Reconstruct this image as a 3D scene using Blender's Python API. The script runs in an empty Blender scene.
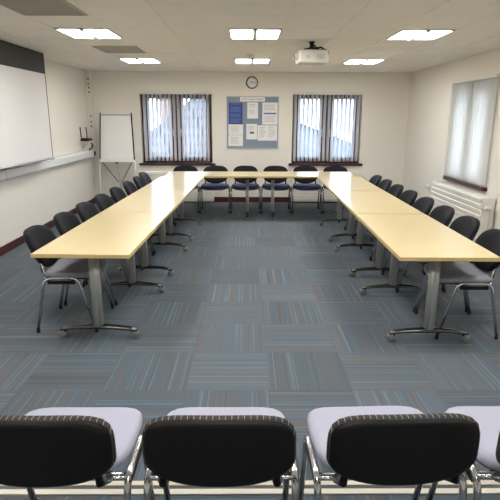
import bpy, bmesh, math, random
from mathutils import Vector, Matrix
random.seed(7)
SC = bpy.context.scene
COL = SC.collection
PI = math.pi

# ------------------------------------------------------------------ materials
def new_mat(name):
    m = bpy.data.materials.new(name); m.use_nodes = True
    nt = m.node_tree
    return m, nt, nt.nodes.get('Principled BSDF')
def srgb(r, g, b):
    f = lambda c: (c/255/12.92) if c/255 <= .04045 else ((c/255+.055)/1.055)**2.4
    return (f(r), f(g), f(b), 1)
def mat(name, col, rough=.6, metal=0, spec=.5, bump=0, bscale=200, vary=0, vscale=3):
    m, nt, p = new_mat(name)
    p.inputs['Base Color'].default_value = col
    p.inputs['Roughness'].default_value = rough
    p.inputs['Metallic'].default_value = metal
    p.inputs['Specular IOR Level'].default_value = spec
    tc = nt.nodes.new('ShaderNodeTexCoord')
    if bump:
        n = nt.nodes.new('ShaderNodeTexNoise'); n.inputs['Scale'].default_value = bscale
        b = nt.nodes.new('ShaderNodeBump'); b.inputs['Strength'].default_value = bump; b.inputs['Distance'].default_value = .002
        nt.links.new(tc.outputs['Object'], n.inputs['Vector'])
        nt.links.new(n.outputs['Fac'], b.inputs['Height']); nt.links.new(b.outputs['Normal'], p.inputs['Normal'])
    if vary:
        n = nt.nodes.new('ShaderNodeTexNoise'); n.inputs['Scale'].default_value = vscale; n.inputs['Detail'].default_value = 4
        mx = nt.nodes.new('ShaderNodeMix'); mx.data_type = 'RGBA'
        mx.inputs['A'].default_value = [c*(1-vary) for c in col[:3]]+[1]
        mx.inputs['B'].default_value = [min(1, c*(1+vary)) for c in col[:3]]+[1]
        nt.links.new(tc.outputs['Object'], n.inputs['Vector'])
        nt.links.new(n.outputs['Fac'], mx.inputs['Factor']); nt.links.new(mx.outputs['Result'], p.inputs['Base Color'])
    return m
def emit(name, col, s):
    m, nt, p = new_mat(name)
    p.inputs['Base Color'].default_value = (.9, .9, .9, 1)
    p.inputs['Emission Color'].default_value = col
    p.inputs['Emission Strength'].default_value = s
    return m

M = {}
M['wall'] = mat('wall_paint', (.82, .79, .73, 1), .75, bump=.05, bscale=90, vary=.015)
M['ceil'] = mat('ceiling_tile', (.88, .855, .825, 1), .9, bump=.15, bscale=350, vary=.02, vscale=2)
M['tbar'] = mat('ceiling_bar', (.86, .83, .78, 1), .5)
M['maroon'] = mat('maroon_board', srgb(72, 28, 34), .45, vary=.1)
M['frame'] = mat('dark_timber', srgb(62, 28, 32), .4, vary=.15, vscale=8)
M['white'] = mat('white_enamel', (.82, .80, .74, 1), .4)
M['trunk'] = mat('white_trunking', (.80, .81, .83, 1), .28)
M['offwhite'] = mat('offwhite_plastic', (.76, .75, .70, 1), .4)
M['black'] = mat('black_plastic', (.005, .005, .0055, 1), .5, spec=.22, bump=.08, bscale=400)
M['blackgloss'] = mat('black_gloss', (.01, .01, .011, 1), .25)
M['chrome'] = mat('chrome', (.62, .62, .62, 1), .16, metal=1)
M['silver'] = mat('silver_paint', (.40, .40, .39, 1), .4, metal=.4)
M['slot'] = mat('dark_slot', (.10, .10, .095, 1), .8)
M['projector'] = mat('projector_plastic', (.60, .585, .53, 1), .45)
M['track'] = mat('cream_track', (.72, .69, .60, 1), .45)
M['vent'] = mat('grey_vent', (.46, .44, .41, 1), .7)
M['paper'] = mat('white_paper', (.80, .80, .80, 1), .8)
M['ink'] = mat('grey_ink', (.52, .52, .55, 1), .8)
M['darkink'] = mat('dark_ink', (.13, .15, .22, 1), .8)
M['bluepaper'] = mat('blue_paper', srgb(52, 70, 138), .7)
M['blueink'] = mat('pale_blue_ink', srgb(98, 118, 178), .8)
M['felt'] = mat('blue_grey_felt', srgb(128, 140, 158), .95, bump=.3, bscale=300, vary=.04)
M['alu'] = mat('aluminium', (.55, .56, .58, 1), .35, metal=.9)
M['screen'] = mat('screen_cloth', (.78, .775, .80, 1), .85)
M['screenblack'] = mat('screen_black_border', (.022, .022, .024, 1), .7)
M['lamp'] = emit('fluorescent_diffuser', (1, .97, .92, 1), 30)
M['foot'] = mat('dark_chrome', (.17, .17, .17, 1), .14, metal=1)
M['caster'] = mat('grey_caster', (.17, .17, .17, 1), .4)
M['brick'] = mat('outdoor_brick', (.26, .14, .11, 1), .9, vary=.15, vscale=20)
M['ground'] = mat('outdoor_ground', (.25, .27, .2, 1), .95, vary=.2)
M['bluewall'] = mat('outdoor_slate_blue', (.11, .16, .22, 1), .8, vary=.06, vscale=5)

# table laminate: pale yellow wood with a faint mottle
m, nt, p = new_mat('beech_laminate')
tc = nt.nodes.new('ShaderNodeTexCoord'); mp = nt.nodes.new('ShaderNodeMapping')
mp.inputs['Scale'].default_value = (14, 1.2, 1)
n = nt.nodes.new('ShaderNodeTexNoise'); n.inputs['Scale'].default_value = 4; n.inputs['Detail'].default_value = 5
r = nt.nodes.new('ShaderNodeValToRGB')
r.color_ramp.elements[0].position = .3; r.color_ramp.elements[1].position = .7
r.color_ramp.elements[0].color = (.77, .625, .315, 1); r.color_ramp.elements[1].color = (.82, .67, .35, 1)
nt.links.new(tc.outputs['Object'], mp.inputs['Vector']); nt.links.new(mp.outputs['Vector'], n.inputs['Vector'])
nt.links.new(n.outputs['Fac'], r.inputs['Fac']); nt.links.new(r.outputs['Color'], p.inputs['Base Color'])
p.inputs['Roughness'].default_value = .30; p.inputs['Specular IOR Level'].default_value = .5
p.inputs['Coat Weight'].default_value = 1; p.inputs['Coat Roughness'].default_value = .19; p.inputs['Coat IOR'].default_value = 1.6
M['laminate'] = m
M['edge'] = mat('table_edging', (.60, .45, .20, 1), .45)

# fabric with a thin pinstripe (stripes run up the back / along the seat)
def fabric(name, base, stripe, spacing=.019, width=.11, rough=.9, sheen=.0):
    m, nt, p = new_mat(name)
    tc = nt.nodes.new('ShaderNodeTexCoord'); s = nt.nodes.new('ShaderNodeSeparateXYZ')
    nt.links.new(tc.outputs['Object'], s.inputs[0])
    a = nt.nodes.new('ShaderNodeMath'); a.operation = 'DIVIDE'; a.inputs[1].default_value = spacing
    b = nt.nodes.new('ShaderNodeMath'); b.operation = 'FRACT'
    c = nt.nodes.new('ShaderNodeMath'); c.operation = 'LESS_THAN'; c.inputs[1].default_value = width
    nt.links.new(s.outputs['X'], a.inputs[0]); nt.links.new(a.outputs[0], b.inputs[0]); nt.links.new(b.outputs[0], c.inputs[0])
    mx = nt.nodes.new('ShaderNodeMix'); mx.data_type = 'RGBA'
    mx.inputs['A'].default_value = base; mx.inputs['B'].default_value = stripe
    nt.links.new(c.outputs[0], mx.inputs['Factor']); nt.links.new(mx.outputs['Result'], p.inputs['Base Color'])
    n = nt.nodes.new('ShaderNodeTexNoise'); n.inputs['Scale'].default_value = 500
    bp = nt.nodes.new('ShaderNodeBump'); bp.inputs['Strength'].default_value = .25; bp.inputs['Distance'].default_value = .001
    nt.links.new(tc.outputs['Object'], n.inputs['Vector']); nt.links.new(n.outputs['Fac'], bp.inputs['Height'])
    nt.links.new(bp.outputs['Normal'], p.inputs['Normal'])
    p.inputs['Roughness'].default_value = rough; p.inputs['Sheen Weight'].default_value = sheen
    p.inputs['Specular IOR Level'].default_value = .12
    return m
M['pinstripe'] = fabric('pinstripe_fabric', (.05, .046, .045, 1), (.30, .28, .26, 1))
M['darkfabric'] = fabric('dark_fabric', (.007, .0075, .011, 1), (.012, .0125, .017, 1), .012, .3, rough=.6)
M['slateseat'] = fabric('slate_seat_fabric', (.085, .105, .215, 1), (.105, .125, .24, 1), .012, .3)
M['greyseat'] = fabric('grey_seat_fabric', (.22, .225, .265, 1), (.25, .255, .295, 1), .012, .3)
M['lilacseat'] = fabric('lilac_seat_fabric', (.40, .405, .50, 1), (.42, .425, .52, 1), .012, .3)

# carpet: half-metre tiles, stripes quarter-turned from tile to tile
m, nt, p = new_mat('striped_carpet_tiles')
N = nt.nodes.new; L = nt.links.new
def mth(op, a=None, b=None):
    n = N('ShaderNodeMath'); n.operation = op
    for i, v in ((0, a), (1, b)):
        if v is None: continue
        if isinstance(v, (int, float)): n.inputs[i].default_value = v
        else: L(v, n.inputs[i])
    return n.outputs[0]
geo = N('ShaderNodeNewGeometry'); sx = N('ShaderNodeSeparateXYZ'); L(geo.outputs['Position'], sx.inputs[0])
u = mth('DIVIDE', mth('ADD', sx.outputs['X'], .363), .5); v = mth('DIVIDE', mth('SUBTRACT', sx.outputs['Y'], .711), .5)
iu, iv = mth('FLOOR', u), mth('FLOOR', v)
par = mth('MODULO', mth('ABSOLUTE', mth('ADD', iu, iv)), 2)          # 0: stripes across, 1: stripes along
cell = N('ShaderNodeCombineXYZ'); L(iu, cell.inputs[0]); L(iv, cell.inputs[1])
wn = N('ShaderNodeTexWhiteNoise'); wn.noise_dimensions = '3D'; L(cell.outputs[0], wn.inputs['Vector'])
coord = mth('ADD', mth('MULTIPLY', sx.outputs['X'], par), mth('MULTIPLY', sx.outputs['Y'], mth('SUBTRACT', 1, par)))
other = mth('ADD', mth('MULTIPLY', sx.outputs['Y'], par), mth('MULTIPLY', sx.outputs['X'], mth('SUBTRACT', 1, par)))
def stripes(scale, off, stretch=.35):
    cv = N('ShaderNodeCombineXYZ')
    L(mth('MULTIPLY', coord, scale), cv.inputs[0]); L(mth('MULTIPLY', other, stretch), cv.inputs[1])
    L(mth('ADD', mth('MULTIPLY', wn.outputs['Value'], 91), off), cv.inputs[2])
    n = N('ShaderNodeTexNoise'); n.inputs['Scale'].default_value = 1; n.inputs['Detail'].default_value = 1.5
    L(cv.outputs[0], n.inputs['Vector']); return n.outputs['Fac']
r1 = N('ShaderNodeValToRGB'); L(stripes(26, 0), r1.inputs['Fac'])
e = r1.color_ramp.elements
e[0].position = .33; e[0].color = srgb(109, 107, 110); e[1].position = .66; e[1].color = srgb(96, 111, 125)
x = e.new(.5); x.color = srgb(101, 109, 118)
r2 = N('ShaderNodeValToRGB'); L(stripes(75, 20), r2.inputs['Fac'])
e = r2.color_ramp.elements
e[0].position = .57; e[0].color = (0, 0, 0, 1); e[1].position = .68; e[1].color = (1, 1, 1, 1)
r3 = N('ShaderNodeValToRGB'); L(stripes(60, 40), r3.inputs['Fac'])
e = r3.color_ramp.elements
e[0].position = .58; e[0].color = (0, 0, 0, 1); e[1].position = .70; e[1].color = (1, 1, 1, 1)
def mix(f, a, b, k=1):
    n = N('ShaderNodeMix'); n.data_type = 'RGBA'; L(mth('MULTIPLY', f, k), n.inputs['Factor'])
    L(a, n.inputs['A'])
    if isinstance(b, tuple): n.inputs['B'].default_value = b
    else: L(b, n.inputs['B'])
    return n.outputs['Result']
c = mix(r2.outputs['Color'], r1.outputs['Color'], srgb(128, 150, 161), .55)
c = mix(r3.outputs['Color'], c, srgb(86, 88, 94), .45)
fu, fv = mth('FRACT', u), mth('FRACT', v)
seam = mth('MAXIMUM', mth('GREATER_THAN', mth('ABSOLUTE', mth('SUBTRACT', fu, .5)), .492), mth('GREATER_THAN', mth('ABSOLUTE', mth('SUBTRACT', fv, .5)), .492))
c = mix(seam, c, srgb(84, 90, 95), .2)
hv = N('ShaderNodeHueSaturation'); L(c, hv.inputs['Color'])
L(mth('ADD', mth('MULTIPLY', wn.outputs['Value'], .14), .74), hv.inputs['Value'])
L(hv.outputs['Color'], p.inputs['Base Color'])
fz = N('ShaderNodeTexNoise'); fz.inputs['Scale'].default_value = 420; L(geo.outputs['Position'], fz.inputs['Vector'])
bp = N('ShaderNodeBump'); bp.inputs['Strength'].default_value = .5; bp.inputs['Distance'].default_value = .003
L(fz.outputs['Fac'], bp.inputs['Height']); L(bp.outputs['Normal'], p.inputs['Normal'])
p.inputs['Roughness'].default_value = .95; p.inputs['Specular IOR Level'].default_value = .2
M['carpet'] = m

# window glass: clear pane with a fresnel reflection
m, nt, p = new_mat('window_glass'); nt.nodes.remove(p)
t = nt.nodes.new('ShaderNodeBsdfTransparent'); t.inputs['Color'].default_value = (.95, .97, .98, 1)
g = nt.nodes.new('ShaderNodeBsdfGlossy'); g.inputs['Roughness'].default_value = .02
fr = nt.nodes.new('ShaderNodeFresnel'); ms = nt.nodes.new('ShaderNodeMixShader'); out = nt.nodes['Material Output']
nt.links.new(fr.outputs[0], ms.inputs[0]); nt.links.new(t.outputs[0], ms.inputs[1]); nt.links.new(g.outputs[0], ms.inputs[2])
nt.links.new(ms.outputs[0], out.inputs['Surface'])
M['glass'] = m
# blind cloth: lets part of the daylight through
def blind_mat(name, col, tr):
    m, nt, p = new_mat(name)
    p.inputs['Base Color'].default_value = col; p.inputs['Roughness'].default_value = .8
    t = nt.nodes.new('ShaderNodeBsdfTranslucent'); t.inputs['Color'].default_value = col
    ms = nt.nodes.new('ShaderNodeMixShader'); ms.inputs[0].default_value = tr
    out = nt.nodes['Material Output']
    nt.links.new(p.outputs[0], ms.inputs[1]); nt.links.new(t.outputs[0], ms.inputs[2]); nt.links.new(ms.outputs[0], out.inputs['Surface'])
    return m
M['slat'] = blind_mat('blind_cloth', (.92, .92, .95, 1), .6)
M['slatcream'] = blind_mat('cream_blind_cloth', (.86, .86, .85, 1), .5)

# slate roof outside
m, nt, p = new_mat('outdoor_roof_tiles')
tc = nt.nodes.new('ShaderNodeTexCoord'); b = nt.nodes.new('ShaderNodeTexBrick')
b.inputs['Scale'].default_value = 1; b.inputs['Brick Width'].default_value = .33; b.inputs['Row Height'].default_value = .26
b.inputs['Mortar Size'].default_value = .035
b.inputs['Color1'].default_value = (.060, .064, .082, 1); b.inputs['Color2'].default_value = (.095, .10, .122, 1); b.inputs['Mortar'].default_value = (.018, .019, .025, 1)
mp = nt.nodes.new('ShaderNodeMapping'); mp.inputs['Rotation'].default_value = (PI/2, 0, 0)
nt.links.new(tc.outputs['Object'], mp.inputs['Vector']); nt.links.new(mp.outputs['Vector'], b.inputs['Vector']); nt.links.new(b.outputs['Color'], p.inputs['Base Color'])
p.inputs['Roughness'].default_value = .8
M['roof'] = m

# ------------------------------------------------------------------ mesh helpers
def add_box(bm, c, s, bevel=0, rot=None, mi=0, seg=2):
    """box with centre c and full size s"""
    r = bmesh.ops.create_cube(bm, size=1)
    vs = r['verts']
    bmesh.ops.scale(bm, vec=s, verts=vs)
    fs = {f for v in vs for f in v.link_faces}
    if bevel:
        es = list({e for v in vs for e in v.link_edges})
        rb = bmesh.ops.bevel(bm, geom=es, offset=bevel, segments=seg, profile=.5, affect='EDGES', clamp_overlap=True)
        vs = list({v for f in rb['faces'] for v in f.verts} | {v for v in vs if v.is_valid})
        fs = {f for v in vs for f in v.link_faces}
    for f in fs: f.material_index = mi
    if rot is not None: bmesh.ops.transform(bm, matrix=rot, verts=vs)
    bmesh.ops.translate(bm, vec=c, verts=vs)
    return vs
def span(bm, a, b, bevel=0, mi=0):
    a, b = Vector(a), Vector(b)
    return add_box(bm, (a+b)/2, [abs(t) for t in (b-a)], bevel, mi=mi)
def round_path(pts, rad, n=5):
    pts = [Vector(p) for p in pts]; out = [pts[0]]
    for i in range(1, len(pts)-1):
        p, a, b = pts[i], pts[i-1], pts[i+1]
        r = min(rad, (a-p).length*.48, (b-p).length*.48)
        s, e = p+(a-p).normalized()*r, p+(b-p).normalized()*r
        for k in range(n+1):
            t = k/n
            out.append((1-t)**2*s+2*t*(1-t)*p+t*t*e)
    out.append(pts[-1]); return out
def add_tube(bm, pts, r, n=10, r2=None, side=None, mi=0, cap=True):
    """tube along pts; r2: second radius of an oval section, measured along 'side'"""
    pts = [Vector(p) for p in pts]
    rings = []; prev = None
    for i, p in enumerate(pts):
        t = (pts[min(i+1, len(pts)-1)]-pts[max(i-1, 0)]).normalized()
        if side is not None: a = Vector(side)
        elif prev is None: a = Vector((0, 0, 1)) if abs(t.z) < .9 else Vector((1, 0, 0))
        else: a = prev
        a = (a-t*a.dot(t)).normalized(); prev = a; b = t.cross(a)
        ra = r2 or r; rr = r(i/(len(pts)-1)) if callable(r) else r
        if callable(r): ra = rr
        rings.append([bm.verts.new(p+a*ra*math.cos(2*PI*k/n)+b*rr*math.sin(2*PI*k/n)) for k in range(n)])
    for q, w in zip(rings, rings[1:]):
        for k in range(n):
            f = bm.faces.new((q[k], q[(k+1) % n], w[(k+1) % n], w[k])); f.smooth = True; f.material_index = mi
    if cap:
        for q in (list(reversed(rings[0])), rings[-1]):
            f = bm.faces.new(q); f.material_index = mi
def add_lathe(bm, prof, c=(0, 0, 0), n=24, axis='Z', mi=0):
    c = Vector(c); rings = []
    def P(r, h, a):
        x, y = r*math.cos(a), r*math.sin(a)
        return {'Z': Vector((x, y, h)), 'Y': Vector((x, h, y)), 'X': Vector((h, x, y))}[axis]+c
    for r, h in prof:
        rings.append([bm.verts.new(P(r, h, 0))] if r == 0 else [bm.verts.new(P(r, h, 2*PI*k/n)) for k in range(n)])
    for q, w in zip(rings, rings[1:]):
        for k in range(n):
            k2 = (k+1) % n
            if len(q) == 1 and len(w) == 1: continue
            vs = (q[0], w[k], w[k2]) if len(q) == 1 else (q[k], w[0], q[k2]) if len(w) == 1 else (q[k], w[k], w[k2], q[k2])
            f = bm.faces.new(vs); f.smooth = True; f.material_index = mi
def add_rings(bm, rings, cap0=True, cap1=True, mi=0, smooth=True):
    R = [[bm.verts.new(p) for p in r] for r in rings]; n = len(R[0])
    for q, w in zip(R, R[1:]):
        for k in range(n):
            f = bm.faces.new((q[k], q[(k+1) % n], w[(k+1) % n], w[k])); f.smooth = smooth; f.material_index = mi
    for do, r in ((cap0, R[0]), (cap1, R[-1])):
        if do:
            f = bm.faces.new(r); f.material_index = mi; f.smooth = smooth
def obj(name, bm, mats, parent=None, label=None, smooth_angle=None):
    bmesh.ops.recalc_face_normals(bm, faces=bm.faces[:])
    me = bpy.data.meshes.new(name); bm.to_mesh(me); bm.free()
    if not isinstance(mats, (list, tuple)): mats = [mats]
    for k in mats: me.materials.append(M[k])
    o = bpy.data.objects.new(name, me); COL.objects.link(o)
    if parent: o.parent = parent
    if label: o['label'] = label
    return o
def B(): return bmesh.new()
def tag(o, label, cat, group=None):
    o['label'] = label; o['category'] = cat
    if group: o['group'] = group
    return o
def thing(name, label, cat, loc=(0, 0, 0), rz=0, group=None):
    o = bpy.data.objects.new(name, None); o.empty_display_size = .1; COL.objects.link(o)
    o.location = loc; o.rotation_euler = (0, 0, rz)
    return tag(o, label, cat, group)
def struct(name, bm, mats, parent=None):
    o = obj(name, bm, mats, parent)
    if not parent: o['kind'] = 'structure'
    return o
def dup(o, parent=None):
    c = o.copy(); COL.objects.link(c)
    if parent:
        c.parent = parent
    for ch in list(o.children): dup(ch, c)
    return c

# ------------------------------------------------------------------ the room shell
XL, XR, YB, YF, ZC = -2.90, 3.00, 9.67, -2.2, 2.39
WT = .28
b = B(); span(b, (XL-WT, YF-WT, -.1), (XR+WT, YB+WT, 0)); struct('floor', b, 'carpet')
b = B(); span(b, (XL-WT, YF-WT, ZC), (XR+WT, YB+WT, ZC+.1)); struct('ceiling', b, 'ceil')
def wall_holes(name, axis, pos, out, a0, a1, holes):
    """wall slab along one axis with rectangular openings (lo, hi, zlo, zhi)"""
    b = B(); cur = a0
    def seg(s, e, z0, z1):
        if e-s < 1e-4 or z1-z0 < 1e-4: return
        if axis == 'x': span(b, (s, min(pos, pos+out), z0), (e, max(pos, pos+out), z1))
        else: span(b, (min(pos, pos+out), s, z0), (max(pos, pos+out), e, z1))
    for lo, hi, zl, zh in sorted(holes):
        seg(cur, lo, 0, ZC); seg(lo, hi, 0, zl); seg(lo, hi, zh, ZC); cur = hi
    seg(cur, a1, 0, ZC)
    return struct(name, b, 'wall')
W1 = (-1.965, -.645, .745, 2.03); W2 = (.855, 2.135, .745, 2.03)
W3 = (6.30, 7.48, .745, 2.04)
wall_holes('wall_back', 'x', YB, WT, XL-WT, XR+WT, [W1, W2])
wall_holes('wall_left', 'y', XL, -WT, YF, YB, [])
wall_holes('wall_right', 'y', XR, WT, YF, YB, [W3])
wall_holes('wall_front', 'x', YF, -WT, XL-WT, XR+WT, [])
b = B(); span(b, (XL, YF, 0), (XL+.018, YB, .10), .004); struct('baseboard_left', b, 'maroon')
b = B(); span(b, (XL+.018, YB-.018, 0), (XR-.018, YB, .10), .004); struct('baseboard_back', b, 'maroon')
b = B(); span(b, (XR-.018, YF, 0), (XR, YB, .10), .004); struct('baseboard_right', b, 'maroon')
# suspended-ceiling bars
GX0, GDX, GY0, GDY = -.19, .543, .15, .615
b = B()
k = -5
while GX0+GDX*k < XR:
    x = GX0+GDX*k
    if x > XL+.05: span(b, (x-.011, YF, ZC-.004), (x+.011, YB, ZC+.001))
    k += 1
struct('trim_1', b, 'tbar')
b = B(); k = -3
while GY0+GDY*k < YB-.05:
    y = GY0+GDY*k
    if y > YF: span(b, (XL, y-.008, ZC-.0015), (XR, y+.009, ZC+.001))
    k += 1
struct('trim_2', b, 'ceil')
# floor track with two cream rails and a dark groove
b = B()
span(b, (XL+.02, 1.90, 0), (XR-.02, 1.928, .006), .002); span(b, (XL+.02, 1.845, 0), (XR-.02, 1.877, .006), .002)
span(b, (XL+.02, 1.877, 0), (XR-.02, 1.90, .003), mi=1)
struct('trim_3', b, ['track', 'slot'])

# ------------------------------------------------------------------ ceiling fittings
def cell(i, j): return GX0+GDX*i, GY0+GDY*j
def ceiling_light(i, j, label):
    x, y = cell(i, j); cx, cy = x+GDX/2, y+GDY/2
    t = thing('ceiling_light', label, 'ceiling light', (cx, cy, ZC), 0, 'recessed fluorescent ceiling lights')
    hx, hy = GDX/2-.022, GDY/2-.022
    b = B()
    for s in (-1, 1):
        span(b, (s*hx, -hy, -.012), (s*(hx-.014), hy, 0)); span(b, (-hx, s*hy, -.012), (hx, s*(hy-.014), 0))
    span(b, (-.02, -hy, -.022), (.02, hy, 0))
    obj('light_frame', b, 'offwhite', t)
    for s in (-1, 1):
        b = B(); span(b, (s*.02, -hy+.014, -.008), (s*(hx-.014), hy-.014, -.001)); obj('diffuser', b, 'lamp', t)
LN = {-3: 'left', 0: 'middle', 3: 'right'}
for i in (-3, 0, 3):
    for j, w in ((12, 'far'), (8, 'near')):
        ceiling_light(i, j, 'square fluorescent ceiling light, %s column, %s' % (LN[i], 'closest to the back wall' if w == 'far' else 'second from the back wall'))
    ceiling_light(i, 4, 'square recessed fluorescent light over the front half of the %s side of the room' % LN[i])
    ceiling_light(i, 0, 'square recessed fluorescent light above the camera in the %s column' % LN[i])
def vent(i, j, label):
    x, y = cell(i, j)
    t = thing('ceiling_vent', label, 'ceiling vent', (x+GDX/2, y+GDY/2, ZC), 0, 'grey ceiling vents')
    hx, hy = GDX/2-.012, GDY/2-.010
    b = B(); span(b, (-hx, -hy, -.006), (hx, hy, 0)); obj('backing', b, 'vent', t)
    b = B()
    for s in (-1, 1):
        span(b, (s*hx, -hy, -.012), (s*(hx-.02), hy, -.005)); span(b, (-hx, s*hy, -.012), (hx, s*(hy-.02), -.005))
    for k in range(15):
        y0 = -hy+.04+k*(2*hy-.08)/14
        span(b, (-hx+.02, y0-.004, -.011), (hx-.02, y0+.004, -.005))
    obj('grille', b, 'vent', t)
vent(-3, 6, 'grey ceiling vent at the top left corner of the photo')
vent(-3, 10, 'grey ceiling vent between the two lights of the left column')
# smoke detector
b = B(); add_lathe(b, [(0, -.052), (.03, -.052), (.05, -.040), (.052, -.022), (.055, -.02), (.055, 0), (0, 0)])
tag(obj('smoke_detector', b, 'offwhite'), 'small round smoke detector on the ceiling before the far middle light', 'smoke detector').location = (.06, 7.08, ZC)

# projector on its ceiling pole, lens towards the screen on the left
t = thing('projector', 'white projector hanging from a black pole under the ceiling', 'projector', (.715, 5.92, ZC), math.radians(4))
b = B(); add_lathe(b, [(0, 0), (.034, 0), (.034, -.010), (.022, -.018), (.022, -.055), (.036, -.06), (.036, -.075), (0, -.075)], n=16); obj('ceiling_pole', b, 'black', t)
b = B(); span(b, (-.085, -.07, -.100), (.075, .07, -.072), .006); obj('bracket', b, 'black', t)
b = B()
prof = [(-.155, -.12), (-.145, -.14), (.15, -.14), (.165, -.12), (.165, .12), (.15, .14), (-.145, .14), (-.155, .12)]
add_rings(b, [[Vector((x*k, y*k, z)) for x, y in prof] for z, k in ((-.228, .95), (-.220, .99), (-.208, 1), (-.115, 1), (-.100, .97), (-.096, .93))], smooth=False)
body = obj('projector_body', b, 'projector', t)
b = B(); add_lathe(b, [(0, -.185), (.034, -.185), (.038, -.15), (.038, -.12), (0, -.12)], (0, .045, -.155), 20, 'X'); add_lathe(b, [(0, -.188), (.026, -.188), (.026, -.18)], (0, .045, -.155), 20, 'X', mi=1)
obj('lens', b, ['vent', 'blackgloss'], body)
b = B()
for k in range(6): span(b, (-.157, -.085, -.185+k*.011), (-.154, -.01, -.179+k*.011))
obj('side_vent', b, 'vent', body); b = B()
for k in range(5): span(b, (.03+k*.018, -.1425, -.19), (.042+k*.018, -.139, -.14))
obj('rear_vent', b, 'vent', body); b = B()
span(b, (-.08, -.1425, -.185), (-.04, -.139, -.15))
obj('connector_panel', b, 'vent', body)
b = B()
add_tube(b, round_path([(.02, 0, -.03), (.05, -.02, -.07), (.10, -.03, -.055), (.14, .0, -.08), (.19, .02, -.085), (.20, .03, -.12), (.166, .03, -.15)], .04), .009, 8)
add_tube(b, round_path([(.015, .01, -.05), (.06, .03, -.09), (.12, .03, -.07), (.18, .03, -.11), (.166, .0, -.16)], .03), .007, 8)
obj('cable', b, 'black', t)

# ------------------------------------------------------------------ windows and blinds
def window(idx, x0, x1, z0, z1, place):
    """built in local coords: x along the wall, y outward; placed by matrix 'place'"""
    def fin(o): o.data.transform(place); return o
    b = B(); d0, d1 = .10, .17; fw = .055
    span(b, (x0, d0, z0), (x0+fw, d1, z1), .004); span(b, (x1-fw, d0, z0), (x1, d1, z1), .004)
    span(b, (x0, d0, z0), (x1, d1, z0+fw), .004); span(b, (x0, d0, z1-fw), (x1, d1, z1), .004)
    xm = (x0+x1)/2; span(b, (xm-.045, d0, z0), (xm+.045, d1, z1), .004)
    w = struct('window_%d' % idx, b, 'frame'); fin(w)
    for a, c, hx in ((x0+fw, xm-.045, -1), (xm+.045, x1-fw, 1)):
        zz0, zz1 = z0+fw, z1-fw; cw = .058
        b = B()
        span(b, (a, d0-.012, zz0), (a+cw, d1-.02, zz1), .004); span(b, (c-cw, d0-.012, zz0), (c, d1-.02, zz1), .004)
        span(b, (a, d0-.012, zz0), (c, d1-.02, zz0+cw), .004); span(b, (a, d0-.012, zz1-cw), (c, d1-.02, zz1), .004)
        cs = obj('casement', b, 'frame', w); fin(cs)
        b = B(); span(b, (a+cw-.005, .125, zz0+cw-.005), (c-cw+.005, .129, zz1-cw+.005)); fin(obj('glass_pane', b, 'glass', cs))
        hxp = c-cw/2 if hx < 0 else a+cw/2
        b = B(); zc = (z0+z1)/2-.05
        span(b, (hxp-.012, d0-.02, zc-.035), (hxp+.012, d0-.012, zc+.035), .002); span(b, (hxp-.008, d0-.035, zc-.005), (hxp+.008, d0-.018, zc+.012), .002)
        span(b, (hxp-.009, d0-.042, zc-.10), (hxp+.009, d0-.032, zc+.012), .003)
        fin(obj('window_handle', b, 'alu', cs))
    b = B(); span(b, (x0-.06, -.065, z0-.042), (x1+.06, d0, z0), .006); fin(obj('window_sill', b, 'frame', w))
    return w
mb = Matrix.Translation((0, YB, 0))
mr = Matrix.Translation((XR, 0, 0)) @ Matrix.Rotation(-PI/2, 4, 'Z')   # local x -> -Y ; local y -> +X
window(1, *W1[:2], *W1[2:], mb)
window(2, *W2[:2], *W2[2:], mb)
window(3, -W3[1], -W3[0], *W3[2:], mr)

def vertical_blind(label, W, wid, ang, zt, zb, y, mtx, m, spacing, width=.089, extra=0):
    x0, x1 = W[0], W[1]
    t = thing('vertical_blind', label, 'blind', (0, 0, 0), 0, None)
    t.matrix_world = mtx @ Matrix.Translation(((x0+x1)/2, y, zb))
    h = zt-zb; hw = (x1-x0)/2+extra
    b = B(); span(b, (-hw, -.022, h), (hw, .022, h+.034), .004); obj('head_rail', b, 'offwhite', t)
    n = int(2*hw/spacing); off = -(n-1)*spacing/2
    # one slat: a slightly bowed strip with a weighted pocket
    b = B(); ns = 5
    fr = []; 
    for z in (0, .035, .04, h-.004):
        th = .0022 if z < .036 else .0009
        ring = [Vector((-width/2+width*k/ns, .004*(1-(2*k/ns-1)**2)+th, z)) for k in range(ns+1)]
        ring += [Vector((-width/2+width*k/ns, .004*(1-(2*k/ns-1)**2)-th, z)) for k in range(ns, -1, -1)]
        fr.append(ring)
    add_rings(b, fr)
    s0 = obj('slat', b, m, t)
    for k in range(n):
        s = s0 if k == 0 else s0.copy()
        if k: COL.objects.link(s); s.parent = t
        s.location = (off+k*spacing, 0, 0)
        s.rotation_euler = (0, 0, ang+random.uniform(-.06, .06))
    b = B()
    for k in range(n-1):
        xa, xb = off+k*spacing, off+(k+1)*spacing
        add_tube(b, [(xa, .0, .012), ((xa+xb)/2, .0, .004), (xb, .0, .012)], .0012, 5)
    obj('bottom_chain', b, 'offwhite', t)
    return t
vertical_blind('open white vertical blind in the window left of the noticeboard', W1, 0, math.radians(66), 1.995, .775, .048, mb, 'slat', .0785)
vertical_blind('open white vertical blind in the back window right of the noticeboard', W2, 0, math.radians(-62), 1.995, .775, .048, mb, 'slat', .0785)
vertical_blind('closed pale vertical blind over the window in the right wall', (-W3[1], -W3[0]), 0, math.radians(14), 2.055, .75, -.045, mr, 'slatcream', .082, extra=.09)

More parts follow.
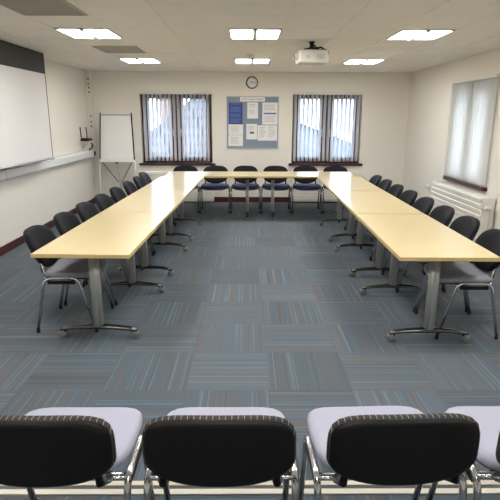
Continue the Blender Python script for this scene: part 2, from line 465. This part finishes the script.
# outside: the neighbouring roof and its chimney
b = B(); span(b, (-25, YB+WT+.3, -2.8), (25, 45, -2.6)); o = struct('ground', b, 'ground')
t = thing('neighbouring_house', 'grey tiled roof of the house outside the left back window', 'house', (-1.7, 15.0, -2.6))
b = B()
V = [Vector(q) for q in ((-2.9, 0, 2.42), (2.3, 0, 2.42), (1.3, 3, 5.8), (1.14, 3, 5.8), (-2.9, 6, 2.42), (2.3, 6, 2.42))]
vs = [b.verts.new(q) for q in V]
for f in ((0, 1, 2, 3), (0, 3, 4), (4, 3, 2, 5), (1, 5, 2), (0, 4, 5, 1)): b.faces.new([vs[i] for i in f])
obj('roof', b, 'roof', t)
b = B(); span(b, (-2.7, .2, 0), (2.1, 5.8, 2.43)); obj('house_wall', b, 'brick', t)
b = B(); span(b, (-1.2, 2.4, 3.0), (-.85, 2.85, 4.75)); span(b, (-1.25, 2.35, 4.75), (-.8, 2.9, 4.87)); add_lathe(b, [(0, 5.15), (.09, 5.15), (.11, 4.87), (0, 4.87)], (-1.02, 2.62, 0), 12); obj('chimney', b, 'brick', t)
t = thing('outbuilding', 'blue-grey gabled building outside the back window right of the noticeboard', 'house', (2.6, 19.0, -2.6))
b = B()
prof = [(-1.85, 0), (2.0, 0), (2.0, 2.93), (-1.85, 4.35)]
add_rings(b, [[Vector((x, y, z)) for x, z in prof] for y in (0, 4)], smooth=False)
obj('gable_wall', b, 'bluewall', t)
b = B(); add_rings(b, [[Vector((x, y, z)) for x, z in ((-1.9, 4.37), (2.15, 2.875), (2.15, 2.975), (-1.9, 4.47))] for y in (-.15, 4.15)], smooth=False); obj('roof', b, 'roof', t)

# ------------------------------------------------------------------ radiators
def radiator(label, L_, h, d, loc, rz, valve_side):
    t = thing('radiator', label, 'radiator', loc, rz, None)
    b = B(); z0 = .03
    span(b, (-L_/2, 0, z0), (L_/2, d, z0+h), .012); obj('casing', b, 'white', t)
    n = 9
    b = B()
    for k in range(n):
        z = z0+.05+k*(h-.09)/(n-1)
        span(b, (-L_/2+.03, d-.001, z-.018), (L_/2-.03, d+.012, z+.021), .003)
    obj('louvre_panel', b, 'white', t)
    b = B()
    for k in range(40):
        x = -L_/2+.05+k*(L_-.1)/39; span(b, (x-.006, .03, z0+h-.004), (x+.006, d-.03, z0+h+.002))
    obj('top_grille', b, 'white', t)
    s = valve_side
    b = B(); add_tube(b, round_path([(s*L_/2, d*.5, z0+h-.12), (s*(L_/2+.045), d*.5, z0+h-.12), (s*(L_/2+.045), d*.5, 0)], .02), .009, 8)
    v = obj('pipe', b, 'white', t)
    b = B(); add_lathe(b, [(0, .03), (.022, .03), (.026, .02), (.026, -.04), (0, -.04)], (s*(L_/2+.045), d*.5+.03, z0+h-.12), 14, 'Y'); obj('valve', b, 'offwhite', v)
radiator('long white louvred radiator under the window left of the noticeboard', 1.42, .565, .12, (-1.33, YB-.02, 0), PI, 1)
radiator('long white louvred radiator under the back window right of the noticeboard', 1.36, .565, .12, (1.53, YB-.02, 0), PI, -1)
radiator('deep white louvred radiator cover under the window in the right wall', 1.70, .635, .155, (XR-.02, 6.80, 0), PI/2, -1)
# wall sockets
def socket(name, label, loc, rz, w=.145, h=.086, m='offwhite', sl='slot'):
    b = B(); span(b, (-w/2, 0, -h/2), (w/2, .012, h/2), .003)
    for s in (-1, 1):
        span(b, (s*w*.25-.012, .011, -.006), (s*w*.25-.004, .0125, .010), mi=1); span(b, (s*w*.25+.004, .011, -.006), (s*w*.25+.012, .0125, .010), mi=1)
    o = obj(name, b, [m, sl]); o.location = loc; o.rotation_euler = (0, 0, rz); return tag(o, label, 'wall socket')
socket('wall_socket', 'white double socket low on the right wall beside the radiator cover', (XR, 8.28, .47), PI/2)
socket('wall_socket', 'black socket at the corner end of the wall trunking below the router', (XL+.092, 9.48, .935), -PI/2, .08, .08, 'black')

# ------------------------------------------------------------------ left wall: screen, trunking, router
t = thing('projection_screen', 'large white pull-down projection screen with a black top border at the left wall', 'projection screen', (-2.66, 5.75, 1.03))
L0, L1 = -1.28, 1.28
b = B(); span(b, (-.0015, L0, .02), (.0015, L1, 1.10)); obj('screen_surface', b, 'screen', t)
b = B(); span(b, (-.0015, L0, 1.10), (.0015, L1, 1.358)); obj('top_border', b, 'screenblack', t, 'black border along the top')
b = B()
for y in (L0, L1): span(b, (-.003, y-.010, .02), (.003, y+.010, 1.358))
obj('side_edge', b, 'screenblack', t)
b = B(); add_tube(b, [(0, L0-.02, .01), (0, L1+.02, .01)], .016, 10); obj('bottom_bar', b, 'alu', t)
t = thing('cable_trunking', 'white wall trunking running along the left wall under the screen', 'trunking', (XL+.002, 0, 0))
b = B()
prof = [(0, .865), (.07, .865), (.085, .885), (.085, .975), (.06, 1.0), (0, 1.0)]
add_rings(b, [[Vector((x, y, z)) for x, z in prof] for y in (YF+.1, YB-.11)], smooth=False); obj('trunking_body', b, 'trunk', t)
b = B(); span(b, (.084, YF+.1, .925), (.0865, YB-.11, .929)); obj('cover_joint', b, 'offwhite', t)
b = B()
for y in (1.2, 3.9, 5.95): span(b, (0, y, .863), (.088, y+.006, 1.002))
obj('joint_strip', b, 'offwhite', t)
t = thing('corner_trunking', 'white upright trunking in the corner left of the flipchart', 'trunking', (XL, YB-.018, 0))
b = B(); span(b, (0, -.085, .86), (.09, .018, ZC), .004); obj('trunking_body', b, 'wall', t)
for z in (2.245, 2.16, 2.10, 2.02, 1.60, 1.50, 1.42):
    b = B(); span(b, (.036, -.090, z-.016), (.058, -.084, z+.016), .002); obj('clip', b, 'slot', t)
t = thing('wall_shelf', 'small white bracket shelf under the router in the corner', 'shelf', (XL, 9.05, 1.165))
b = B(); span(b, (0, -.12, .0), (.17, .18, .014), .003); obj('shelf_board', b, 'offwhite', t)
b = B(); add_tube(b, [(.004, .03, -.12), (.13, .03, 0)], .008, 8); obj('bracket', b, 'offwhite', t)
t = thing('wireless_router', 'black router with two aerials on the small corner shelf', 'router', (XL+.09, 9.08, 1.179))
b = B(); prof = [(-.075, -.11), (.075, -.13), (.075, .09), (-.075, .09)]
add_rings(b, [[Vector((x*k, y*k, z)) for x, y in prof] for z, k in ((0, .94), (.006, 1), (.028, 1), (.045, .8))], smooth=False); obj('router_body', b, 'black', t)
for x, y in ((-.06, -.09), (.045, -.10)):
    b = B(); add_tube(b, [(x, y, .02), (x-.004, y, .06), (x-.012, y, .235)], .008, 8); obj('aerial', b, 'black', t)
b = B(); add_tube(b, round_path([(XL+.10, 9.30, 1.13), (XL+.13, 9.30, 1.08), (XL+.07, 9.31, 1.02), (XL+.045, 9.32, 1.003)], .03), .011, 8)
tag(obj('power_lead', b, 'black'), 'short black lead hanging under the router shelf', 'cable')

# ------------------------------------------------------------------ flipchart easel
t = thing('flipchart_easel', 'white flipchart easel standing in the back left corner', 'flipchart', (-2.335, 9.20, 0))
tilt = Matrix.Rotation(math.radians(-6), 4, 'X')
def lean(z): return .085*(z-.82)/.82
b = B()
P = [(-.305, .82), (.315, .82), (.285, 1.63), (-.27, 1.63)]
add_rings(b, [[Vector((x, lean(z)+dy, z)) for x, z in P] for dy in (0, .018)], smooth=False); obj('board', b, 'screen', t)
b = B(); add_rings(b, [[Vector((x, lean(z)+dy, z)) for x, z in [(-.265, .85), (.27, .85), (.245, 1.61), (-.24, 1.61)]] for dy in (-.006, -.0005)], smooth=False); obj('paper_pad', b, 'paper', t)
b = B(); add_tube(b, [(-.30, lean(.86)-.006, .86), (-.262, lean(1.62)-.006, 1.66)], .010, 8); obj('side_strip', b, 'black', t)
b = B(); add_tube(b, [(.318, lean(.86)-.006, .84), (.286, lean(1.62)-.006, 1.66)], .012, 8); obj('side_strip', b, 'black', t)
b = B(); add_tube(b, [(-.27, lean(1.62)-.012, 1.622), (.285, lean(1.62)-.012, 1.622)], .009, 8); obj('clamp_bar', b, 'alu', t)
b = B(); span(b, (-.30, -.055, .80), (.31, .0, .82), .004); obj('pen_tray', b, 'offwhite', t)
for x in (-.31, .325):
    b = B(); add_tube(b, [(x, .0, .82), (x*1.08, -.06, .0)], .011, 8); obj('leg', b, 'offwhite', t)
b = B(); add_tube(b, [(0, .04, .82), (0, .30, .0)], .011, 8); obj('leg', b, 'alu', t)
for s in (-1, 1):
    b = B(); add_tube(b, [(s*.27, .01, .80), (s*.03, .15, .42)], .007, 8); obj('brace', b, 'black', t)
b = B(); span(b, (-.03, -.02, .775), (.03, .02, .80), .004); obj('height_clamp', b, 'black', t)

# ------------------------------------------------------------------ noticeboard and clock
t = thing('noticeboard', 'blue-grey felt noticeboard on the back wall between the two windows', 'noticeboard', (.112, YB, 1.49))
b = B(); span(b, (-.48, -.014, -.468), (.48, 0, .468)); obj('felt_panel', b, 'felt', t)
b = B()
for s in (-1, 1):
    span(b, (s*.485, -.018, -.475), (s*.472, 0, .475), .002); span(b, (-.485, -.018, s*.475), (.485, -.018+.018, s*.462), .002)
obj('board_frame', b, 'alu', t)
def notice(name, label, x0, x1, z0, z1, base, inks, lines):
    """sheet of paper with rows of print (drawn as raised strips of the sheet's own mesh)"""
    b = B(); y = -.0145
    span(b, (x0, y-.0015, z0), (x1, y, z1))
    w, h = x1-x0, z1-z0
    for (u0, u1, v0, v1, mi) in lines:
        span(b, (x0+u0*w, y-.002, z1-v1*h), (x0+u1*w, y-.001, z1-v0*h), mi=mi)
    o = obj(name, b, [base]+inks); o.location = (.112, YB, 1.49)
    return tag(o, label, 'notice', 'notices pinned to the noticeboard')
def px(x): return (x-266)/331*.97          # crop pixel -> board x
def pz(y): return (233-y)/331*.95
rows = lambda a, e, n, u0=.1, u1=.9, mi=1: [(u0, u1-random.uniform(0, .15), a+(e-a)*k/n, a+(e-a)*k/n+(e-a)/n*.4, mi) for k in range(n)]
notice('header_notice', 'narrow white heading strip at the top of the noticeboard', px(187), px(343), pz(101), pz(74), 'paper', ['ink'], [(.06, .30, .35, .65, 1), (.34, .62, .35, .65, 1), (.66, .93, .35, .65, 1)])
notice('blue_notice', 'dark blue printed notice at the left of the noticeboard', px(116), px(203), pz(242), pz(108), 'bluepaper', ['blueink'], rows(.05, .12, 1, .08, .95)+rows(.2, .45, 4)+rows(.52, .68, 3)+rows(.75, .95, 4))
notice('paper_notice', 'white sheet directly below the blue notice', px(113), px(206), pz(309), pz(244), 'paper', ['ink'], rows(.2, .85, 5, .15, .8))
notice('paper_notice', 'white sheet at the bottom left of the noticeboard', px(112), px(205), pz(381), pz(311), 'paper', ['ink'], rows(.2, .85, 5, .15, .8))
notice('paper_notice', 'narrow white sheet just under the heading strip', px(232), px(300), pz(207), pz(106), 'paper', ['ink'], rows(.12, .3, 2, .2, .8)+rows(.5, .75, 3, .2, .8))
notice('paper_notice', 'narrow white sheet with a small dark picture in the middle of the noticeboard', px(226), px(295), pz(338), pz(240), 'paper', ['ink', 'darkink'], rows(.15, .42, 3, .2, .8)+[(.32, .72, .50, .64, 2)])
notice('paper_notice', 'white sheet with a blue band at the upper right of the noticeboard', px(327), px(424), pz(245), pz(107), 'paper', ['ink', 'blueink'], rows(.1, .38, 4, .1, .85)+[(.1, .92, .46, .53, 2)]+rows(.62, .92, 4, .1, .85))
notice('paper_notice', 'wide white sheet at the lower right of the noticeboard', px(298), px(422), pz(346), pz(249), 'paper', ['ink'], rows(.12, .85, 6, .08, .45)+rows(.12, .85, 6, .55, .95))

t = thing('wall_clock', 'round white clock with a dark rim above the noticeboard', 'clock', (.10, YB, 2.20))
b = B(); add_lathe(b, [(0, 0), (.103, 0), (.108, -.015), (.106, -.032), (.097, -.034), (.092, -.022)], n=40, axis='Y'); obj('clock_rim', b, 'black', t)
b = B(); add_lathe(b, [(0, -.022), (.094, -.022)], n=40, axis='Y')
for k in range(12):
    a = k*PI/6; r0, l = .075, (.016 if k % 3 == 0 else .010)
    add_box(b, (r0*math.sin(a), -.0225, r0*math.cos(a)), (.006, .0015, l), rot=Matrix.Rotation(a, 4, 'Y'), mi=1)
obj('clock_face', b, ['paper', 'darkink'], t)
for nm, a, l, w in (('hour_hand', math.radians(-62), .045, .009), ('minute_hand', math.radians(98), .068, .007)):
    b = B(); add_box(b, (l*.42*math.sin(a), -.026, l*.42*math.cos(a)), (w, .002, l), rot=Matrix.Rotation(a, 4, 'Y')); obj(nm, b, 'black', t)

# ------------------------------------------------------------------ folding tables
TZ = .71
def make_table(Lg, Wd, inset):
    """long side along local y; legs are T-shaped columns at both ends"""
    t = thing('folding_table', '', 'table')
    th = .026
    b = B(); span(b, (-Wd/2+.003, -Lg/2+.003, TZ-th), (Wd/2-.003, Lg/2-.003, TZ), .001); top = obj('tabletop', b, 'laminate', t)
    b = B()
    for s in (-1, 1):
        span(b, (s*Wd/2, -Lg/2, TZ-th), (s*(Wd/2-.003), Lg/2, TZ-.0008)); span(b, (-Wd/2+.003, s*Lg/2, TZ-th), (Wd/2-.003, s*(Lg/2-.003), TZ-.0008))
    obj('edge_trim', b, 'edge', top)
    for s in (-1, 1):
        y = s*(Lg/2-inset)
        b = B()
        prof = []
        for k in range(20):
            a = 2*PI*k/20; cx, sy = math.cos(a), math.sin(a)
            prof.append((.037*abs(cx)**.6*(1 if cx > 0 else -1), .024*abs(sy)**.75*(1 if sy > 0 else -1)))
        add_rings(b, [[Vector((px_, y+py_, z)) for px_, py_ in prof] for z in (.085, TZ-th-.006)])
        span(b, (-.006, y-.026, .09), (.006, y+.026, TZ-th-.02))
        lg = obj('leg', b, 'silver', t)
        b = B(); span(b, (-.20, y-.03, TZ-th-.022), (.20, y+.03, TZ-th), .004); span(b, (-.06, y-.045, TZ-th-.062), (.06, y+.045, TZ-th-.015), .006); obj('tilt_bracket', b, 'black', lg)
        b = B()                                    # arched foot bar, thin at the ends
        pts = [(-.285+.57*k/14, y, .066+.024*(1-(2*k/14-1)**2)) for k in range(15)]
        rings = []
        for (x, yy, z) in pts:
            w = .020+.010*(1-abs(x)/.285); hh = .011+.006*(1-abs(x)/.285)
            rings.append([Vector((x, yy+dy*w, z+dz*hh)) for dy, dz in ((-1, -.8), (-.9, .4), (-.5, .95), (.5, .95), (.9, .4), (1, -.8), (.5, -1), (-.5, -1))])
        add_rings(b, rings)
        obj('foot_bar', b, 'foot', lg, 'arched chrome foot bar')
        for e in (-1, 1):
            b = B()
            x = e*.262
            add_lathe(b, [(0, -.026), (.024, -.026), (.029, -.021), (.029, -.006), (.012, -.004), (.012, .004), (.029, .006), (.029, .021), (.024, .026), (0, .026)], (x+e*.012, y, .029), 18, 'Y')
            span(b, (x-.014, y-.012, .038), (x+.018, y+.012, .064), .004, mi=1)
            obj('caster', b, ['caster', 'black'], lg)
    return t
def place(o, x, y, rz, label, group):
    o.location = (x, y, 0); o.rotation_euler = (0, 0, rz); tag(o, label, o['category'], group); return o
LL = 1.525
T0 = make_table(LL-.004, .655, .26)
LA, LBp = Vector((-1.098, 3.205)), Vector((-.975, 7.78)); RA, RBp = Vector((1.327, 3.13)), Vector((1.415, 7.76))
wh = ['nearest the camera', 'between its two neighbours', 'farthest from the camera']
first = True
for side, A, Bp in (('left', LA, LBp), ('right', RA, RBp)):
    d = (Bp-A)/3; rz = -math.atan2(d.x, d.y)
    for k in range(3):
        o = T0 if first else dup(T0); first = False
        c = A+d*(k+.5)
        place(o, c.x, c.y, rz, 'yellow laminate folding table in the %s row of tables, %s' % (side, wh[k]), 'folding tables set in a U')
TB = make_table(1.478, .70, .20)
place(TB, -.525, 8.14, PI/2-.004, 'yellow laminate folding table across the back, left of the middle joint', 'folding tables set in a U')
o = dup(TB); place(o, .965, 8.14, PI/2-.004, 'yellow laminate folding table across the back, right of the middle joint', 'folding tables set in a U')

# ------------------------------------------------------------------ stacking chairs
def outline(n, a=.215, zc=.628, up=.142, dn=.155, eu=3.0, ed=2.3):
    out = []
    for k in range(n):
        th = 2*PI*k/n; c, s = math.cos(th), math.sin(th)
        e = eu if s >= 0 else ed
        r = (abs(c)**e+abs(s)**e)**(-1/e)
        out.append((a*r*c, (up if s >= 0 else dn)*r*s))
    return out
def make_chair(kind, seat_m, back_m, O, zc, top, by, lean, sy0, sy1, fy=0, tr=.0108, cv=.75):
    # O: backrest outline about height zc; the back's top edge is at (by, top) and leans by 'lean'
    def back_y(x, z): return by+(top-z)*lean+cv*x*x
    t = thing('stacking_chair', '', 'chair')
    # seat cushion: rounded pad, waterfall front
    def seat_ring(k, z, fr=0):
        out = []
        for i in range(40):
            a = 2*PI*i/40; c, s = math.cos(a), math.sin(a); e = 4.2
            r = (abs(c)**e+abs(s)**e)**(-1/e)
            x = .238*r*c*k*(1-.06*(s < 0)*abs(s)); y = (sy0+sy1)/2+(sy1-sy0)/2*r*s*k
            zz = z-.022*max(0, (y-sy1+.12)/.12)**2 + .006*(x/.238)**2
            out.append(Vector((x, y, zz)))
        return out
    b = B(); add_rings(b, [seat_ring(k, z) for k, z in ((.90, .418), (.97, .422), (1, .432), (1, .442), (.985, .452), (.95, .459), (.86, .464), (.6, .464), (.3, .462))]); st = obj('seat', b, seat_m, t)
    b = B(); add_rings(b, [seat_ring(k, z) for k, z in ((.55, .404), (.86, .406), (.93, .412), (.93, .419))]); obj('seat_pan', b, 'black', st)
    # backrest: cushion in front, moulded shell behind
    def ring(k, dy): return [Vector((x*k, back_y(x*k, zc+z*k)+dy, zc+z*k)) for x, z in O]
    b = B(); add_rings(b, [ring(k, d) for k, d in ((.965, .0), (1.0, .004), (1.005, .014), (.985, .026), (.92, .034), (.75, .037), (.4, .036), (.15, .036))]); bk = obj('backrest', b, back_m, t)
    b = B(); add_rings(b, [ring(k, d) for k, d in ((.15, -.019), (.5, -.019), (.85, -.018), (.95, -.014), (.985, -.006), (.985, .002), (.93, .003))]); obj('back_shell', b, 'black', bk)
    for s in (-1, 1):
        x = s*.246
        path = round_path([(x, -.222+fy, .012), (x, -.135+fy, .425), (x, .105+fy, .432), (x, .222+fy, .012)], .05, 6)
        b = B(); add_tube(b, path, tr, 12); fr = obj('leg_frame', b, 'chrome', t)
        for y in (-.222, .222):
            b = B(); add_lathe(b, [(0, 0), (.0132, 0), (.0136, .004), (.0128, .035), (0, .035)], (x, y+fy-.002*(1 if y > 0 else -1), 0), 12); obj('foot_cap', b, 'black', fr)
        b = B(); span(b, (x-.008, -.115+fy, .385), (x+.008, .09+fy, .412), .004)
        span(b, (x-.007, -.115+fy, .40), (x+.007, -.085+fy, .425), .003); span(b, (x-.007, .06+fy, .40), (x+.007, .09+fy, .425), .003)
        obj('side_link', b, 'black', fr)
        # chrome pin and black stem carrying the backrest
        b = B(); add_tube(b, [(x, -.130+fy, .425), (s*.178, -.142+fy, .432)], .0075, 8)
        add_tube(b, round_path([(s*.196, -.138+fy, .430), (s*.192, (back_y(.18, .5)-.138)/2, .46), (s*.178, back_y(.178, .55)+.012, .55)], .03), .009, 8); sp = obj('back_support', b, 'chrome', t)
        b = B(); add_tube(b, [(s*.183, -.140+fy, .430), (s*.180, (back_y(.18, .5)-.145)/2-.01, .470), (s*.172, back_y(.172, .55)+.010, .55)], lambda u: .016-.006*u, 10); obj('stem_cover', b, 'black', sp)
    for y, z in ((-.10, .412), (.085, .414)):
        b = B(); add_tube(b, [(-.246, y+fy, z), (.246, y+fy, z)], .009, 8); obj('cross_bar', b, 'chrome', t)
    return t
ordw = ['nearest the camera', 'second from the camera', 'third from the camera', 'fourth from the camera', 'fifth from the camera', 'sixth from the camera', 'seventh from the camera', 'farthest from the camera']
CB = make_chair('slate', 'greyseat', 'darkfabric', outline(44, .222, .62, .145, .155), .62, .765, -.31, .45, -.20, .232)
first = True
def put(proto, x, y, rz, label, group):
    global first
    o = proto if first else dup(proto); first = False
    o.location = (x, y, 0); o.rotation_euler = (0, 0, rz); tag(o, label, 'chair', group); return o
LY = [3.805, 4.375, 4.93, 5.50, 6.06, 6.66, 7.22, 7.81]
for k, y in enumerate(LY):
    put(CB, -1.362+.012*k-(.05 if k == 7 else 0), y, -PI/2+random.uniform(-.015, .015), 'black stacking chair at the left row of tables, %s' % ordw[k], 'chairs along the left row of tables')
RY = [3.685+.54*i for i in range(8)]
for k, y in enumerate(RY):
    put(CB, 1.637+.008*k*.55, y, PI/2+random.uniform(-.015, .015), 'black stacking chair at the right row of tables, %s' % ordw[k], 'chairs along the right row of tables')
first = True
CW = make_chair('blue', 'slateseat', 'darkfabric', outline(44, .220, .62, .145, .155), .62, .765, -.27, .35, -.20, .255)
bl = ['first from the left', 'second from the left', 'third from the left', 'third from the right', 'second from the right', 'first from the right']
for k, x in enumerate([-1.068+.526*i for i in range(6)]):
    put(CW, x, 8.70, PI+random.uniform(-.006, .006), 'blue-grey-seated stacking chair behind the back tables, %s' % bl[k], 'chairs behind the back tables')
first = True
CF = make_chair('lilac', 'lilacseat', 'pinstripe', outline(48, .236, .572, .143, .097, 5.2, 2.3), .572, .715, -.203, .05, -.095, .312, .035, .013, .2)
fl = ['cut by the left edge of the photo', 'second from the left', 'third from the left', 'cut by the right edge of the photo']
for (x, y, a), w in zip([(-.640, 1.525, 0), (-.082, 1.525, 0), (.480, 1.53, 2), (1.02, 1.53, 0)], fl):
    put(CF, x, y, math.radians(a), 'lilac-seated stacking chair in the front row, %s' % w, 'chairs in the front row')

# ------------------------------------------------------------------ daylight, camera, view
w = bpy.data.worlds.new('overcast_sky'); SC.world = w; w.use_nodes = True
nt = w.node_tree; bg = nt.nodes['Background']
tc = nt.nodes.new('ShaderNodeTexCoord'); n = nt.nodes.new('ShaderNodeTexNoise'); n.inputs['Scale'].default_value = 3; n.inputs['Detail'].default_value = 4
rp = nt.nodes.new('ShaderNodeValToRGB'); rp.color_ramp.elements[0].color = (.58, .77, 1, 1); rp.color_ramp.elements[1].color = (.88, .94, 1, 1)
rp.color_ramp.elements[0].position = .35; rp.color_ramp.elements[1].position = .6
nt.links.new(tc.outputs['Generated'], n.inputs['Vector']); nt.links.new(n.outputs['Fac'], rp.inputs['Fac']); nt.links.new(rp.outputs['Color'], bg.inputs['Color'])
bg.inputs['Strength'].default_value = 9

cam = bpy.data.cameras.new('camera'); co = bpy.data.objects.new('camera', cam); COL.objects.link(co)
F = 503.7
cam.sensor_fit = 'HORIZONTAL'; cam.sensor_width = 36; cam.lens = F/500*36; cam.clip_start = .05
th, yaw, roll = .25738, .0074, .00305
fwd = Vector((math.sin(yaw)*math.cos(th), math.cos(yaw)*math.cos(th), -math.sin(th)))
right = Vector((math.cos(yaw), -math.sin(yaw), 0)); up = right.cross(fwd)
r2 = right*math.cos(roll)+up*math.sin(roll); u2 = up*math.cos(roll)-right*math.sin(roll)
mw = Matrix((r2, u2, -fwd)).transposed().to_4x4(); mw.translation = (0, 0, 1.5856)
co.matrix_world = mw
SC.camera = co
SC.view_settings.view_transform = 'Standard'; SC.view_settings.look = 'None'
SC.view_settings.exposure = .06; SC.view_settings.gamma = 1; SC.view_settings.use_curve_mapping = False
SC.cycles.use_denoising = True
SC.cycles.max_bounces = 10; SC.cycles.diffuse_bounces = 6; SC.cycles.transparent_max_bounces = 16
SC.cycles.sample_clamp_indirect = 6
